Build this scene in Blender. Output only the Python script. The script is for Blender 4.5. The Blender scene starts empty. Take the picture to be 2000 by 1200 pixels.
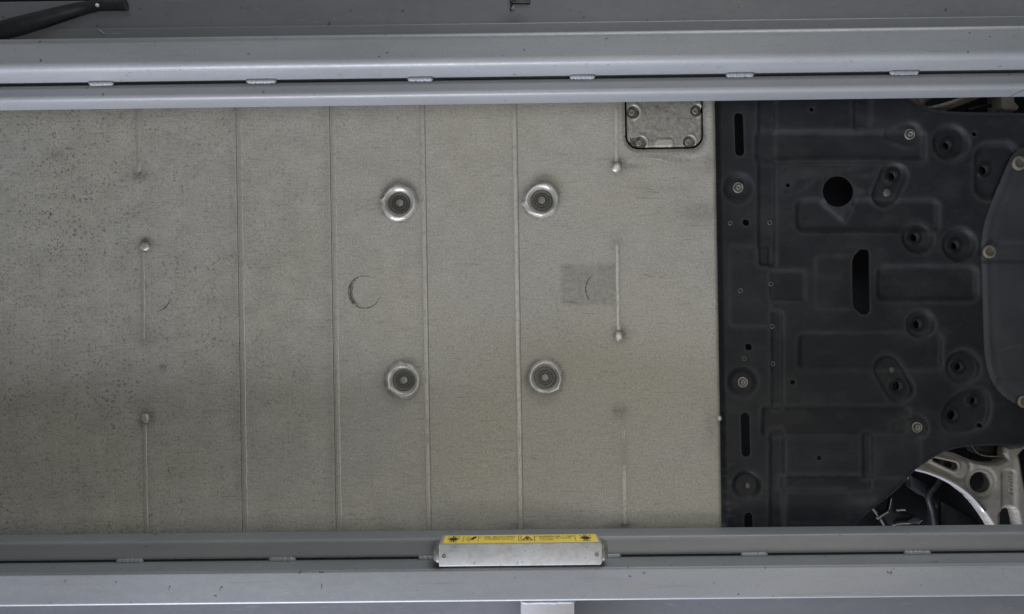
import bpy, math, random
import numpy as np
from mathutils import Vector

# ------------------------------------------------------------------ camera
# World: x = right in the photo, y = down in the photo, z = up (the camera lies in a service pit and looks up).
sc = bpy.context.scene
cam_d = bpy.data.cameras.new('camera'); cam = bpy.data.objects.new('camera', cam_d)
sc.collection.objects.link(cam); sc.camera = cam
cam.location = (0, 0, 0); cam.rotation_euler = (math.pi, 0, 0)
cam_d.sensor_width = 36; cam_d.lens = 27.0; cam_d.shift_y = 0.0275
cam_d.clip_start = 0.02; cam_d.clip_end = 60

# ------------------------------------------------------------------ light
w = bpy.data.worlds.new('World'); sc.world = w; w.use_nodes = True
bg = w.node_tree.nodes['Background']
bg.inputs[0].default_value = (0.62, 0.66, 0.74, 1); bg.inputs[1].default_value = 0.13

def area(name, loc, target, sx, sy, power, col):
    d = bpy.data.lights.new(name, 'AREA'); d.shape = 'RECTANGLE'; d.size = sx; d.size_y = sy
    d.energy = power; d.color = col
    o = bpy.data.objects.new(name, d); sc.collection.objects.link(o)
    o.location = loc
    o.rotation_euler = (Vector(target) - Vector(loc)).to_track_quat('-Z', 'Y').to_euler()
    return o
area('bay_daylight', (-0.65, 2.7, 0.78), (0.0, -0.4, 1.42), 2.4, 1.15, 262, (0.85, 0.87, 1.0))
area('far_daylight', (0.7, -2.5, 0.85), (0.3, 0.4, 1.42), 2.0, 0.8, 50, (0.93, 0.96, 1.0))
area('pit_lamp', (0.30, 0.0, -0.8), (0.18, 0.0, 1.5), 1.8, 1.0, 18.5, (1.0, 0.965, 0.90))
area('tube_lamp', (0.98, 0.60, 0.30), (0.55, -0.4, 1.4), 0.40, 0.04, 1.8, (1.0, 0.90, 0.80))
vs = sc.view_settings
vs.view_transform = 'Standard'; vs.look = 'None'; vs.gamma = 1; vs.exposure = 0.0; vs.use_curve_mapping = False

# ------------------------------------------------------------------ mapping
ZP = 1.5                    # height of the battery's underside above the lens
ROT = -0.016                # the car stands slightly askew
CX, CY = 1000.0, 655.0      # nadir in photo pixels (1 px = 1 mm at ZP)

def W(px, py, z):
    return ((px - CX) * z / 1500.0, (py - CY) * z / 1500.0, z)
def L(px, py, z):           # into the car's own frame (origin over the lens, z = 0 at ZP)
    x, y, _ = W(px, py, z)
    c, s = math.cos(ROT), math.sin(ROT)
    return (c * x + s * y, -s * x + c * y, z - ZP)
def toL(px, py):            # photo px -> px in the car frame
    c, s = math.cos(ROT), math.sin(ROT); x = px - CX; y = py - CY
    return c * x + s * y + CX, -s * x + c * y + CY
def fromL(lx, ly):
    c, s = math.cos(ROT), math.sin(ROT); x = lx - CX; y = ly - CY
    return c * x - s * y + CX, s * x + c * y + CY

# ------------------------------------------------------------------ materials
def new_mat(name):
    m = bpy.data.materials.new(name); m.use_nodes = True
    nt = m.node_tree; return m, nt, nt.nodes, nt.links, nt.nodes['Principled BSDF']
def N(nt, t, **kw):
    n = nt.nodes.new(t)
    for k, v in kw.items():
        if k.startswith('i_'):
            key = k[2:]; key = int(key) if key.isdigit() else key
            n.inputs[key].default_value = v
        else: setattr(n, k, v)
    return n
def coords(nt, scale=(1, 1, 1), rot=0.0):
    tc = N(nt, 'ShaderNodeTexCoord'); mp = N(nt, 'ShaderNodeMapping')
    mp.inputs['Scale'].default_value = scale; mp.inputs['Rotation'].default_value = (0, 0, rot)
    nt.links.new(tc.outputs['Object'], mp.inputs['Vector']); return mp.outputs['Vector']
def noise(nt, scale, detail=2.0, rough=0.5, vec=None, dist=0.0):
    n = N(nt, 'ShaderNodeTexNoise'); n.inputs['Scale'].default_value = scale
    n.inputs['Detail'].default_value = detail; n.inputs['Roughness'].default_value = rough
    n.inputs['Distortion'].default_value = dist
    nt.links.new(vec if vec is not None else coords(nt), n.inputs['Vector']); return n.outputs['Fac']
def ramp(nt, fac, a, b, lo=0.0, hi=1.0):
    n = N(nt, 'ShaderNodeMapRange'); n.inputs[1].default_value = a; n.inputs[2].default_value = b
    n.inputs[3].default_value = lo; n.inputs[4].default_value = hi
    nt.links.new(fac, n.inputs[0]); return n.outputs[0]
def math_(nt, op, a, b):
    n = N(nt, 'ShaderNodeMath', operation=op)
    for i, v in enumerate((a, b)):
        if isinstance(v, (int, float)): n.inputs[i].default_value = v
        else: nt.links.new(v, n.inputs[i])
    return n.outputs[0]
def mix(nt, fac, a, b, mode='MIX'):
    n = N(nt, 'ShaderNodeMix', data_type='RGBA', blend_type=mode)
    def put(i, v):
        if isinstance(v, (tuple, list)): n.inputs[i].default_value = (*v, 1) if len(v) == 3 else v
        elif isinstance(v, (int, float)): n.inputs[i].default_value = v
        else: nt.links.new(v, n.inputs[i])
    put(0, fac); put(6, a); put(7, b); return n.outputs[2]
def attr(nt, name):
    n = N(nt, 'ShaderNodeAttribute'); n.attribute_name = name; return n.outputs['Fac']
def bump(nt, h, dist, strength, bsdf, prev=None):
    n = N(nt, 'ShaderNodeBump'); n.inputs['Distance'].default_value = dist; n.inputs['Strength'].default_value = strength
    nt.links.new(h, n.inputs['Height'])
    if prev is not None: nt.links.new(prev, n.inputs['Normal'])
    nt.links.new(n.outputs[0], bsdf.inputs['Normal']); return n.outputs[0]

def mat_pack():
    m, nt, nd, lk, b = new_mat('mill_finish_aluminium')
    grain = noise(nt, 210, 3, 0.75)
    fine = noise(nt, 520, 1, 0.6)
    big = noise(nt, 3.2, 3, 0.5)
    mid = noise(nt, 22, 4, 0.65)
    brush = noise(nt, 1, 3, 0.6, coords(nt, (28, 620, 1)))
    col = mix(nt, ramp(nt, big, 0.36, 0.64), (0.338, 0.329, 0.275), (0.335, 0.329, 0.296))
    col = mix(nt, 1.0, col, mix(nt, ramp(nt, mid, 0.25, 0.75), (0.87, 0.87, 0.865), (1.09, 1.09, 1.085)), 'MULTIPLY')
    g = math_(nt, 'ADD', ramp(nt, grain, 0.25, 0.75, -0.5, 0.5), ramp(nt, fine, 0.3, 0.7, -0.5, 0.5))
    g = math_(nt, 'ADD', g, ramp(nt, brush, 0.25, 0.75, -0.18, 0.18))
    gv = ramp(nt, g, -1.0, 1.0, 0.58, 1.42)
    cmb = N(nt, 'ShaderNodeCombineColor')
    for i in range(3): lk.new(gv, cmb.inputs[i])
    col = mix(nt, 1.0, col, cmb.outputs[0], 'MULTIPLY')
    # corrosion freckles
    def dots(scale, r0, r1, gate, off):
        vo = N(nt, 'ShaderNodeTexVoronoi', voronoi_dimensions='2D', feature='F1')
        vo.inputs['Scale'].default_value = scale
        va = N(nt, 'ShaderNodeVectorMath', operation='ADD'); lk.new(coords(nt, (1, 1.12, 1)), va.inputs[0])
        wn = N(nt, 'ShaderNodeTexNoise'); wn.inputs['Scale'].default_value = scale * 2.2; lk.new(coords(nt), wn.inputs['Vector'])
        vm = N(nt, 'ShaderNodeVectorMath', operation='SCALE'); lk.new(wn.outputs['Color'], vm.inputs[0]); vm.inputs['Scale'].default_value = 0.55 / scale
        lk.new(vm.outputs[0], va.inputs[1]); lk.new(va.outputs[0], vo.inputs['Vector'])
        sp_ = N(nt, 'ShaderNodeSeparateColor'); lk.new(vo.outputs['Color'], sp_.inputs[0])
        return math_(nt, 'MULTIPLY', ramp(nt, vo.outputs['Distance'], r0, r1), ramp(nt, sp_.outputs[0], gate, 1.0, 0.0, 1.0))
    s = math_(nt, 'MAXIMUM', dots(85, 0.34, 0.06, 0.45, 0), dots(170, 0.42, 0.08, 0.35, 1))
    sp2 = noise(nt, 30, 3, 0.6)
    s = math_(nt, 'MULTIPLY', s, ramp(nt, sp2, 0.35, 0.62, 0.2, 1.0))
    s = math_(nt, 'MULTIPLY', s, attr(nt, 'spot'))
    col = mix(nt, s, col, (0.105, 0.100, 0.088))
    # dark horizontal rub marks
    st = noise(nt, 1, 4, 0.7, coords(nt, (13, 190, 1)))
    s = math_(nt, 'MULTIPLY', ramp(nt, st, 0.59, 0.74), 0.55)
    col = mix(nt, s, col, (0.12, 0.115, 0.10))
    d = math_(nt, 'MULTIPLY', attr(nt, 'dirt'), ramp(nt, noise(nt, 130, 4, 0.7), 0.28, 0.62, 0.35, 1.15))  # dirt attribute also holds painted shade: pack corner and cover pockets
    col = mix(nt, d, col, (0.050, 0.049, 0.046))
    lk.new(col, b.inputs['Base Color'])
    b.inputs['Metallic'].default_value = 0.25
    lk.new(ramp(nt, mid, 0.2, 0.8, 0.50, 0.68), b.inputs['Roughness'])
    n1 = bump(nt, grain, 0.0004, 0.35, b)
    bump(nt, big, 0.006, 0.35, b, n1)
    return m
def mat_alu(name, base, metallic, rough, dirtcol=(0.07, 0.065, 0.05), dirt=0.5, sc_=160, grain=0.25, gscale=700):
    m, nt, nd, lk, b = new_mat(name)
    g = noise(nt, gscale, 3, 0.7); bg_ = noise(nt, sc_ * 0.35, 4, 0.65)
    lo = tuple(c * (1 - grain) for c in base); hi = tuple(min(1, c * (1 + grain)) for c in base)
    col = mix(nt, ramp(nt, g, 0.28, 0.72), lo, hi)
    s = math_(nt, 'MULTIPLY', ramp(nt, bg_, 0.50, 0.72), dirt)
    col = mix(nt, s, col, dirtcol)
    lk.new(col, b.inputs['Base Color'])
    b.inputs['Metallic'].default_value = metallic
    lk.new(ramp(nt, bg_, 0.2, 0.8, rough - 0.08, rough + 0.12), b.inputs['Roughness'])
    bump(nt, g, 0.0006, 0.3, b)
    return m
def mat_paint(name, base, rough=0.36, var=0.10):
    m, nt, nd, lk, b = new_mat(name)
    big = noise(nt, 6, 4, 0.55, coords(nt, (0.45, 1.6, 1.6)))
    g = noise(nt, 520, 3, 0.75); med = noise(nt, 55, 3, 0.6)
    lo = tuple(c * (1 - var) for c in base); hi = (base[0] * (1 + var), base[1] * (1 + var * 0.9), base[2] * (1 + var * 0.7))
    col = mix(nt, ramp(nt, big, 0.32, 0.68), lo, hi)
    gv = ramp(nt, g, 0.25, 0.75, 0.84, 1.16)
    cmb = N(nt, 'ShaderNodeCombineColor')
    for i in range(3): lk.new(gv, cmb.inputs[i])
    col = mix(nt, 1.0, col, cmb.outputs[0], 'MULTIPLY')
    # rusty dust in broad faint patches and a few chips
    du = math_(nt, 'MULTIPLY', ramp(nt, noise(nt, 9, 5, 0.7, coords(nt, (0.6, 2.2, 2.2))), 0.56, 0.75), 0.30)
    col = mix(nt, du, col, (0.17, 0.155, 0.125))
    rub = math_(nt, 'MULTIPLY', ramp(nt, noise(nt, 1, 4, 0.7, coords(nt, (5, 170, 170))), 0.60, 0.74), 0.35)
    col = mix(nt, rub, col, (0.09, 0.09, 0.09))
    pal = math_(nt, 'MULTIPLY', ramp(nt, noise(nt, 1, 3, 0.6, coords(nt, (16, 420, 300), 0.02)), 0.68, 0.76), 0.35)
    col = mix(nt, pal, col, (0.40, 0.41, 0.42))
    chip = math_(nt, 'MULTIPLY', ramp(nt, noise(nt, 75, 2, 0.5), 0.732, 0.747), 0.8)
    col = mix(nt, chip, col, (0.045, 0.042, 0.04))
    lk.new(col, b.inputs['Base Color'])
    lk.new(ramp(nt, med, 0.2, 0.8, rough - 0.07, rough + 0.10), b.inputs['Roughness'])
    b.inputs['Specular IOR Level'].default_value = 0.5
    n1 = bump(nt, g, 0.0003, 0.18, b)
    bump(nt, med, 0.0012, 0.25, b, n1)
    return m
def mat_shield(name, lo, hi, rough=0.55):
    m, nt, nd, lk, b = new_mat(name)
    big = noise(nt, 7, 5, 0.6); g = noise(nt, 480, 3, 0.75); med = noise(nt, 38, 5, 0.68)
    col = mix(nt, ramp(nt, big, 0.35, 0.66), lo, hi)
    gv = ramp(nt, g, 0.25, 0.75, 0.72, 1.30)
    cmb = N(nt, 'ShaderNodeCombineColor')
    for i in range(3): lk.new(gv, cmb.inputs[i])
    col = mix(nt, 1.0, col, cmb.outputs[0], 'MULTIPLY')
    # pale road dust, thicker where the sheet bends (attribute dust)
    d = math_(nt, 'MULTIPLY', attr(nt, 'dust'), ramp(nt, med, 0.25, 0.7, 0.25, 1.1))
    col = mix(nt, d, col, (0.070, 0.072, 0.074))
    d2 = math_(nt, 'MULTIPLY', ramp(nt, noise(nt, 11, 5, 0.7, coords(nt, (1, 1.6, 1))), 0.48, 0.72), 0.60)
    col = mix(nt, d2, col, (0.031, 0.033, 0.034))
    scr = math_(nt, 'MULTIPLY', ramp(nt, noise(nt, 1, 3, 0.6, coords(nt, (30, 260, 1), 0.5)), 0.70, 0.78), 0.25)
    col = mix(nt, scr, col, (0.13, 0.13, 0.13))
    lk.new(col, b.inputs['Base Color'])
    lk.new(ramp(nt, med, 0.2, 0.8, rough - 0.1, rough + 0.12), b.inputs['Roughness'])
    b.inputs['Specular IOR Level'].default_value = 0.22
    n1 = bump(nt, g, 0.0005, 0.25, b)
    bump(nt, med, 0.002, 0.25, b, n1)
    return m
def mat_plain(name, col, rough=0.6, metallic=0.0, var=0.2, scale=120):
    m, nt, nd, lk, b = new_mat(name)
    g = noise(nt, scale, 4, 0.65)
    c = mix(nt, ramp(nt, g, 0.3, 0.7), tuple(v * (1 - var) for v in col), tuple(v * (1 + var) for v in col))
    lk.new(c, b.inputs['Base Color']); b.inputs['Metallic'].default_value = metallic
    lk.new(ramp(nt, g, 0.2, 0.8, rough - 0.06, rough + 0.06), b.inputs['Roughness'])
    return m
def mat_scuff(name, col, amount):
    m, nt, nd, lk, b = new_mat(name)
    b.inputs['Base Color'].default_value = (*col, 1); b.inputs['Roughness'].default_value = 0.6
    g = noise(nt, 260, 4, 0.75)
    lk.new(ramp(nt, g, 0.36, 0.58, 0.0, amount), b.inputs['Alpha'])
    return m

M_PACK = mat_pack()
M_BEAD = mat_alu('weld_seam_aluminium', (0.345, 0.335, 0.295), 0.45, 0.45, dirt=0.30, sc_=260)
M_COVER = mat_alu('cast_cover_aluminium', (0.205, 0.198, 0.172), 0.4, 0.55, dirt=0.6, sc_=330, grain=0.5, gscale=300)
M_BURR = mat_alu('bare_scraped_aluminium', (0.43, 0.42, 0.385), 0.40, 0.34, dirt=0.40, sc_=170, grain=0.16, gscale=420)
M_BOLT = mat_alu('grey_bolt_steel', (0.25, 0.255, 0.235), 0.3, 0.5, dirt=0.3, sc_=900, grain=0.3)
M_SOCKET = mat_alu('dark_socket_steel', (0.098, 0.100, 0.092), 0.3, 0.5, dirt=0.3, sc_=500, grain=0.45, gscale=420)
M_SHIELD = mat_shield('black_undershield', (0.0066, 0.0084, 0.0112), (0.0126, 0.0148, 0.0180))
M_SHIELD2 = mat_shield('charcoal_undershield', (0.0225, 0.0248, 0.0290), (0.0370, 0.0400, 0.0455), 0.5)
M_VOID = mat_plain('cavity_shade_black', (0.003, 0.0032, 0.0035), 0.8)  # near-black colour stands in for the shade inside holes and gaps
M_INNER = mat_plain('black_plastic', (0.0050, 0.0055, 0.0062), 0.5, 0, 0.4, 40)
M_INNER.node_tree.nodes['Principled BSDF'].inputs['Specular IOR Level'].default_value = 0.25
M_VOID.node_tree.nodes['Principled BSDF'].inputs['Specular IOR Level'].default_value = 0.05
M_CAST = mat_alu('sand_cast_aluminium', (0.172, 0.165, 0.142), 0.15, 0.6, dirt=0.35, sc_=190, grain=0.30, gscale=520)
M_CASTD = mat_alu('dirty_cast_aluminium', (0.150, 0.145, 0.122), 0.2, 0.6, dirt=0.5, sc_=190, grain=0.35, gscale=520)
M_EDGE = mat_alu('machined_edge', (0.50, 0.50, 0.53), 0.45, 0.32, dirt=0.15, sc_=200, grain=0.1)
M_PLATED = mat_alu('zinc_plated_steel', (0.24, 0.235, 0.205), 0.45, 0.45, dirt=0.5, sc_=900, grain=0.35)
M_STUD = mat_alu('dusty_stud', (0.085, 0.083, 0.070), 0.3, 0.55, dirt=0.4, sc_=900, grain=0.3)
M_BRASS = mat_alu('dusty_washer', (0.165, 0.155, 0.118), 0.35, 0.5, dirt=0.5, sc_=900, grain=0.3)
M_RAIL = mat_paint('grey_satin_paint', (0.176, 0.187, 0.195), 0.42)
M_RAILD = mat_paint('grey_plate_paint', (0.125, 0.131, 0.143), 0.45)
M_RAILD_SHADE = mat_paint('shaded_plate_paint', (0.085, 0.090, 0.102), 0.5)  # grey plate paint darkened: the outer tube's shade is put into the colour
M_POST = mat_paint('light_grey_paint', (0.35, 0.355, 0.375), 0.4)
M_WELD = mat_paint('painted_weld', (0.160, 0.168, 0.178), 0.46, 0.10)
M_BOX = mat_alu('grey_sensor_housing', (0.295, 0.30, 0.293), 0.25, 0.48, dirtcol=(0.20, 0.195, 0.16), dirt=0.6, sc_=140, grain=0.14, gscale=900)
def chips(m):                      # dark chips and rubbed spots on the sensor housing
    nt = m.node_tree; b = nt.nodes['Principled BSDF']; src = b.inputs['Base Color'].links[0].from_socket
    c = ramp(nt, noise(nt, 150, 3, 0.6, coords(nt, (1, .7, .7))), 0.665, 0.70, 0.0, 0.8)
    g = ramp(nt, noise(nt, 28, 5, 0.75), 0.50, 0.70, 0.0, 0.42)
    col = mix(nt, g, src, (0.17, 0.165, 0.135)); col = mix(nt, c, col, (0.05, 0.05, 0.048))
    nt.links.new(col, b.inputs['Base Color'])
chips(M_BOX)
M_YEL = mat_plain('yellow_label', (0.72, 0.54, 0.085), 0.45, 0, 0.06, 200)
M_PRINT = mat_plain('black_print', (0.02, 0.018, 0.012), 0.6)
M_PRINT2 = mat_plain('worn_print', (0.20, 0.145, 0.02), 0.6)
M_RUBBER = mat_plain('black_rubber', (0.016, 0.019, 0.021), 0.42, 0, 0.35, 60)
M_GLAND = mat_plain('grey_end_cap', (0.115, 0.115, 0.098), 0.55, 0, 0.3, 160)
M_WHITE = mat_plain('white_nylon', (0.62, 0.62, 0.60), 0.5)
M_SCUFF = mat_scuff('dark_scuff', (0.035, 0.035, 0.037), 0.85)
M_SCUFF2 = mat_scuff('faint_scuff', (0.07, 0.068, 0.062), 0.45)
M_SCRATCH = mat_scuff('bright_scratch', (0.62, 0.61, 0.56), 0.75)

# ------------------------------------------------------------------ mesh helpers
def mesh_obj(name, verts, faces, mats, parent=None, smooth=True, sharp=None, fmat=None, attrs=None):
    me = bpy.data.meshes.new(name)
    me.from_pydata([tuple(v) for v in verts], [], [tuple(int(i) for i in f) for f in faces])
    if not isinstance(mats, (list, tuple)): mats = [mats]
    for m in mats: me.materials.append(m)
    if fmat is not None: me.polygons.foreach_set('material_index', np.asarray(fmat, dtype=np.int32))
    me.polygons.foreach_set('use_smooth', [smooth] * len(me.polygons))
    if attrs:
        for k, v in attrs.items():
            a = me.attributes.new(k, 'FLOAT', 'POINT'); a.data.foreach_set('value', np.asarray(v, dtype=np.float32))
    me.update()
    if sharp is not None: me.set_sharp_from_angle(angle=math.radians(sharp))
    o = bpy.data.objects.new(name, me); sc.collection.objects.link(o)
    if parent is not None: o.parent = parent
    return o
def empty(name, label, cat, loc=(0, 0, 0), rz=0.0, group=None):
    o = bpy.data.objects.new(name, None); sc.collection.objects.link(o)
    o.empty_display_size = 0.05; o.location = loc; o.rotation_euler = (0, 0, rz)
    o['label'] = label; o['category'] = cat
    if group: o['group'] = group
    return o

def sstep(a, b, x):
    t = np.clip((x - a) / (b - a), 0, 1); return t * t * (3 - 2 * t)
def d_circle(x, y, cx, cy, r): return np.hypot(x - cx, y - cy) - r
def d_rrect(x, y, x0, x1, y0, y1, r):
    qx = np.abs(x - (x0 + x1) / 2) - (x1 - x0) / 2 + r; qy = np.abs(y - (y0 + y1) / 2) - (y1 - y0) / 2 + r
    return np.hypot(np.maximum(qx, 0), np.maximum(qy, 0)) + np.minimum(np.maximum(qx, qy), 0) - r
def d_caps(x, y, ax, ay, bx, by, ra, rb=None):
    rb = ra if rb is None else rb
    dx, dy = bx - ax, by - ay; t = np.clip(((x - ax) * dx + (y - ay) * dy) / (dx * dx + dy * dy), 0, 1)
    return np.hypot(x - ax - t * dx, y - ay - t * dy) - (ra + t * (rb - ra))
def d_poly(x, y, pts):
    d = np.full(np.shape(x), 1e9); s = np.ones(np.shape(x)); n = len(pts)
    for i in range(n):
        ax, ay = pts[i]; bx, by = pts[i - 1]
        ex, ey = bx - ax, by - ay; wx, wy = x - ax, y - ay
        t = np.clip((wx * ex + wy * ey) / (ex * ex + ey * ey + 1e-12), 0, 1)
        d = np.minimum(d, (wx - ex * t) ** 2 + (wy - ey * t) ** 2)
        c1 = y >= ay; c2 = y < by; c3 = ex * wy > ey * wx
        flip = (c1 & c2 & c3) | (~c1 & ~c2 & ~c3)
        s = np.where(flip, -s, s)
    return s * np.sqrt(d)
def smooth_poly(pts, it=2):
    for _ in range(it):
        q = []
        for i in range(len(pts)):
            a = pts[i]; b = pts[(i + 1) % len(pts)]
            q.append((a[0] * .75 + b[0] * .25, a[1] * .75 + b[1] * .25)); q.append((a[0] * .25 + b[0] * .75, a[1] * .25 + b[1] * .75))
        pts = q
    return pts

_rng = np.random.default_rng(7)
def vnoise(x, y, scale, seed):       # smooth value noise for stains in vertex attributes
    r = np.random.default_rng(seed).random((64, 64))
    fx = np.mod(x / scale, 63); fy = np.mod(y / scale, 63)
    ix = fx.astype(int); iy = fy.astype(int); tx = fx - ix; ty = fy - iy
    tx = tx * tx * (3 - 2 * tx); ty = ty * ty * (3 - 2 * ty)
    a = r[iy % 64, ix % 64]; b = r[iy % 64, (ix + 1) % 64]; c = r[(iy + 1) % 64, ix % 64]; d = r[(iy + 1) % 64, (ix + 1) % 64]
    return (a * (1 - tx) + b * tx) * (1 - ty) + (c * (1 - tx) + d * tx) * ty

def pressed(name, xs, ys, z, h, sdf, mats, parent, wall=4.0, attrs=None, sharp=40):
    """A pressed/cast sheet: grid in the car frame (px units), height h(px,py) in mm away from the camera,
    kept where sdf(px,py) < 0, outline vertices slid onto the outline, edges turned up by `wall` mm."""
    gx, gy = np.meshgrid(np.asarray(xs, float), np.asarray(ys, float))
    cx = np.gradient(gx, axis=1); cy = np.gradient(gy, axis=0)
    px, py = fromL(gx, gy)
    if sdf is not None:
        cell = np.minimum(cx, cy)
        s = sdf(px, py); e = 0.2
        sx = (sdf(px + e, py) - sdf(px - e, py)) / (2 * e); sy = (sdf(px, py + e) - sdf(px, py - e)) / (2 * e)
        n = np.maximum(sx * sx + sy * sy, 1e-3)
        m = np.abs(s) < 0.62 * cell
        gx = np.where(m, gx - s * sx / n, gx); gy = np.where(m, gy - s * sy / n, gy)
        s = np.where(m, 0.0, s)
        px, py = fromL(gx, gy)
    ny, nx = gx.shape
    hh = h(px, py)
    k = z / 1500.0
    V = np.stack([(gx - CX) * k, (gy - CY) * k, np.full_like(gx, z - ZP) + hh / 1000.0], -1).reshape(-1, 3)
    idx = np.arange(ny * nx).reshape(ny, nx)
    F = np.stack([idx[:-1, :-1], idx[1:, :-1], idx[1:, 1:], idx[:-1, 1:]], -1).reshape(-1, 4)   # normal towards -z
    if sdf is not None:
        sf = s.reshape(-1)[F]
        keep = (sf.mean(1) < -1e-6) & ((sf > 0.02).sum(1) == 0) | ((sf.max(1) <= 0) & (sf.min(1) < 0))
        F = F[keep]
    used = np.unique(F); re = -np.ones(len(V), int); re[used] = np.arange(len(used))
    V = V[used]; F = re[F]; P = (px.reshape(-1)[used], py.reshape(-1)[used])
    A = {kk: f(*P) for kk, f in (attrs or {}).items()}
    if wall:
        E = np.concatenate([F[:, [0, 1]], F[:, [1, 2]], F[:, [2, 3]], F[:, [3, 0]]])
        key = np.sort(E, 1); u, inv, cnt = np.unique(key, axis=0, return_inverse=True, return_counts=True)
        B = E[cnt[inv.reshape(-1)] == 1]
        bv = np.unique(B); nb = -np.ones(len(V), int); nb[bv] = len(V) + np.arange(len(bv))
        V2 = V[bv].copy(); V2[:, 2] = V2[:, 2] + wall / 1000.0
        F2 = np.stack([B[:, 1], B[:, 0], nb[B[:, 0]], nb[B[:, 1]]], -1)
        V = np.concatenate([V, V2]); F = np.concatenate([F, F2])
        A = {kk: np.concatenate([a, a[bv]]) for kk, a in A.items()}
    return mesh_obj(name, V.tolist(), F.tolist(), mats, parent, True, sharp, None, A)

def lathe(name, centre, prof, mats, parent, seg=40, fm=None, wob=None, sharp=35, cap=True):
    """prof: (r, dz) in mm, dz < 0 = towards the camera; first ring outermost."""
    V = []; F = []; FM = []
    for i, (r, dz) in enumerate(prof):
        for j in range(seg):
            a = 2 * math.pi * j / seg; rr = r; zz = dz
            if wob: rr, zz = wob(i, a, r, dz)
            V.append((centre[0] + rr * .001 * math.cos(a), centre[1] + rr * .001 * math.sin(a), centre[2] + zz * .001))
    for i in range(len(prof) - 1):
        for j in range(seg):
            k = (j + 1) % seg
            F.append((i * seg + j, (i + 1) * seg + j, (i + 1) * seg + k, i * seg + k)); FM.append(fm[i] if fm else 0)
    if cap:
        F.append(tuple((len(prof) - 1) * seg + j for j in reversed(range(seg)))); FM.append(fm[-1] if fm else 0)
    return mesh_obj(name, V, F, mats, parent, True, sharp, FM)

def sweep(name, pts, prof_fn, mats, parent, closed_prof=True, sharp=35, cap=True, up=(0, 0, 1)):
    """pts: list of 3-D points (m); prof_fn(i) -> list of (side, up) offsets (m)."""
    V = []; F = []; n = len(pts); m = None; upv = Vector(up)
    for i, p in enumerate(pts):
        a = Vector(pts[max(0, i - 1)]); b = Vector(pts[min(n - 1, i + 1)]); t = (b - a).normalized()
        sd = t.cross(upv).normalized(); u2 = sd.cross(t).normalized()
        pr = prof_fn(i); m = len(pr)
        for (s, u) in pr: V.append(tuple(Vector(p) + sd * s + u2 * u))
    for i in range(n - 1):
        for j in range(m if closed_prof else m - 1):
            k = (j + 1) % m
            F.append((i * m + j, i * m + k, (i + 1) * m + k, (i + 1) * m + j))
    if cap and closed_prof:
        F.append(tuple(reversed(range(m)))); F.append(tuple((n - 1) * m + j for j in range(m)))
    return mesh_obj(name, V, F, mats, parent, True, sharp)
def circ(r, n=14): return [(r * math.cos(2 * math.pi * j / n), r * math.sin(2 * math.pi * j / n)) for j in range(n)]
def tube(name, pts, r, mat, parent, n=14):
    rf = r if callable(r) else (lambda i: r)
    return sweep(name, pts, lambda i: circ(rf(i), n), mat, parent, sharp=50)
def spline(pts, n=12):
    out = []; P = [pts[0]] + list(pts) + [pts[-1]]
    for i in range(1, len(P) - 2):
        p0, p1, p2, p3 = (Vector(P[i + k]) for k in (-1, 0, 1, 2))
        for j in range(n):
            t = j / n
            out.append(tuple(0.5 * ((2 * p1) + (-p0 + p2) * t + (2 * p0 - 5 * p1 + 4 * p2 - p3) * t * t + (-p0 + 3 * p1 - 3 * p2 + p3) * t ** 3)))
    out.append(tuple(pts[-1])); return out
def prism(name, pts, z0, z1, mats, parent, bevel=0.0, sharp=30):
    """Extruded outline (x,y in m) from z0 (camera side) to z1, camera-side edge chamfered by bevel (m)."""
    ar = sum(pts[i - 1][0] * pts[i][1] - pts[i][0] * pts[i - 1][1] for i in range(len(pts)))
    if ar < 0: pts = pts[::-1]
    n = len(pts)
    def inset(d):
        out = []
        for i in range(n):
            a = Vector(pts[i - 1]); b = Vector(pts[i]); c = Vector(pts[(i + 1) % n])
            e1 = (b - a).normalized(); e2 = (c - b).normalized()
            n1 = Vector((-e1.y, e1.x)); n2 = Vector((-e2.y, e2.x)); q = (n1 + n2)
            q = q / max(0.35, q.length_squared / 2 if q.length > 0 else 1)
            out.append(tuple(b + q * d))
        return out
    rings = [(pts, z1)]
    if bevel: rings += [(pts, z0 + bevel), (inset(bevel * 0.3), z0 + bevel * 0.3), (inset(bevel), z0)]
    else: rings += [(pts, z0)]
    V = [(x, y, z) for ring, z in rings for (x, y) in ring]; F = []
    for r in range(len(rings) - 1):
        for j in range(n):
            k = (j + 1) % n
            F.append((r * n + j, r * n + k, (r + 1) * n + k, (r + 1) * n + j)[::-1])
    top = (len(rings) - 1) * n
    F.append(tuple(top + j for j in reversed(range(n)))); F.append(tuple(range(n)))
    return mesh_obj(name, V, F, mats, parent, True, sharp)
def box(name, x0, x1, y0, y1, z0, z1, mats, parent, r=0.002):
    pts = []
    for (cx, cy, a0) in ((x1 - r, y1 - r, 0), (x0 + r, y1 - r, 90), (x0 + r, y0 + r, 180), (x1 - r, y0 + r, 270)):
        for k in range(4):
            a = math.radians(a0 + k * 30); pts.append((cx + r * math.cos(a), cy + r * math.sin(a)))
    return prism(name, pts, z0, z1, mats, parent, min(r, 0.0025))

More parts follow.
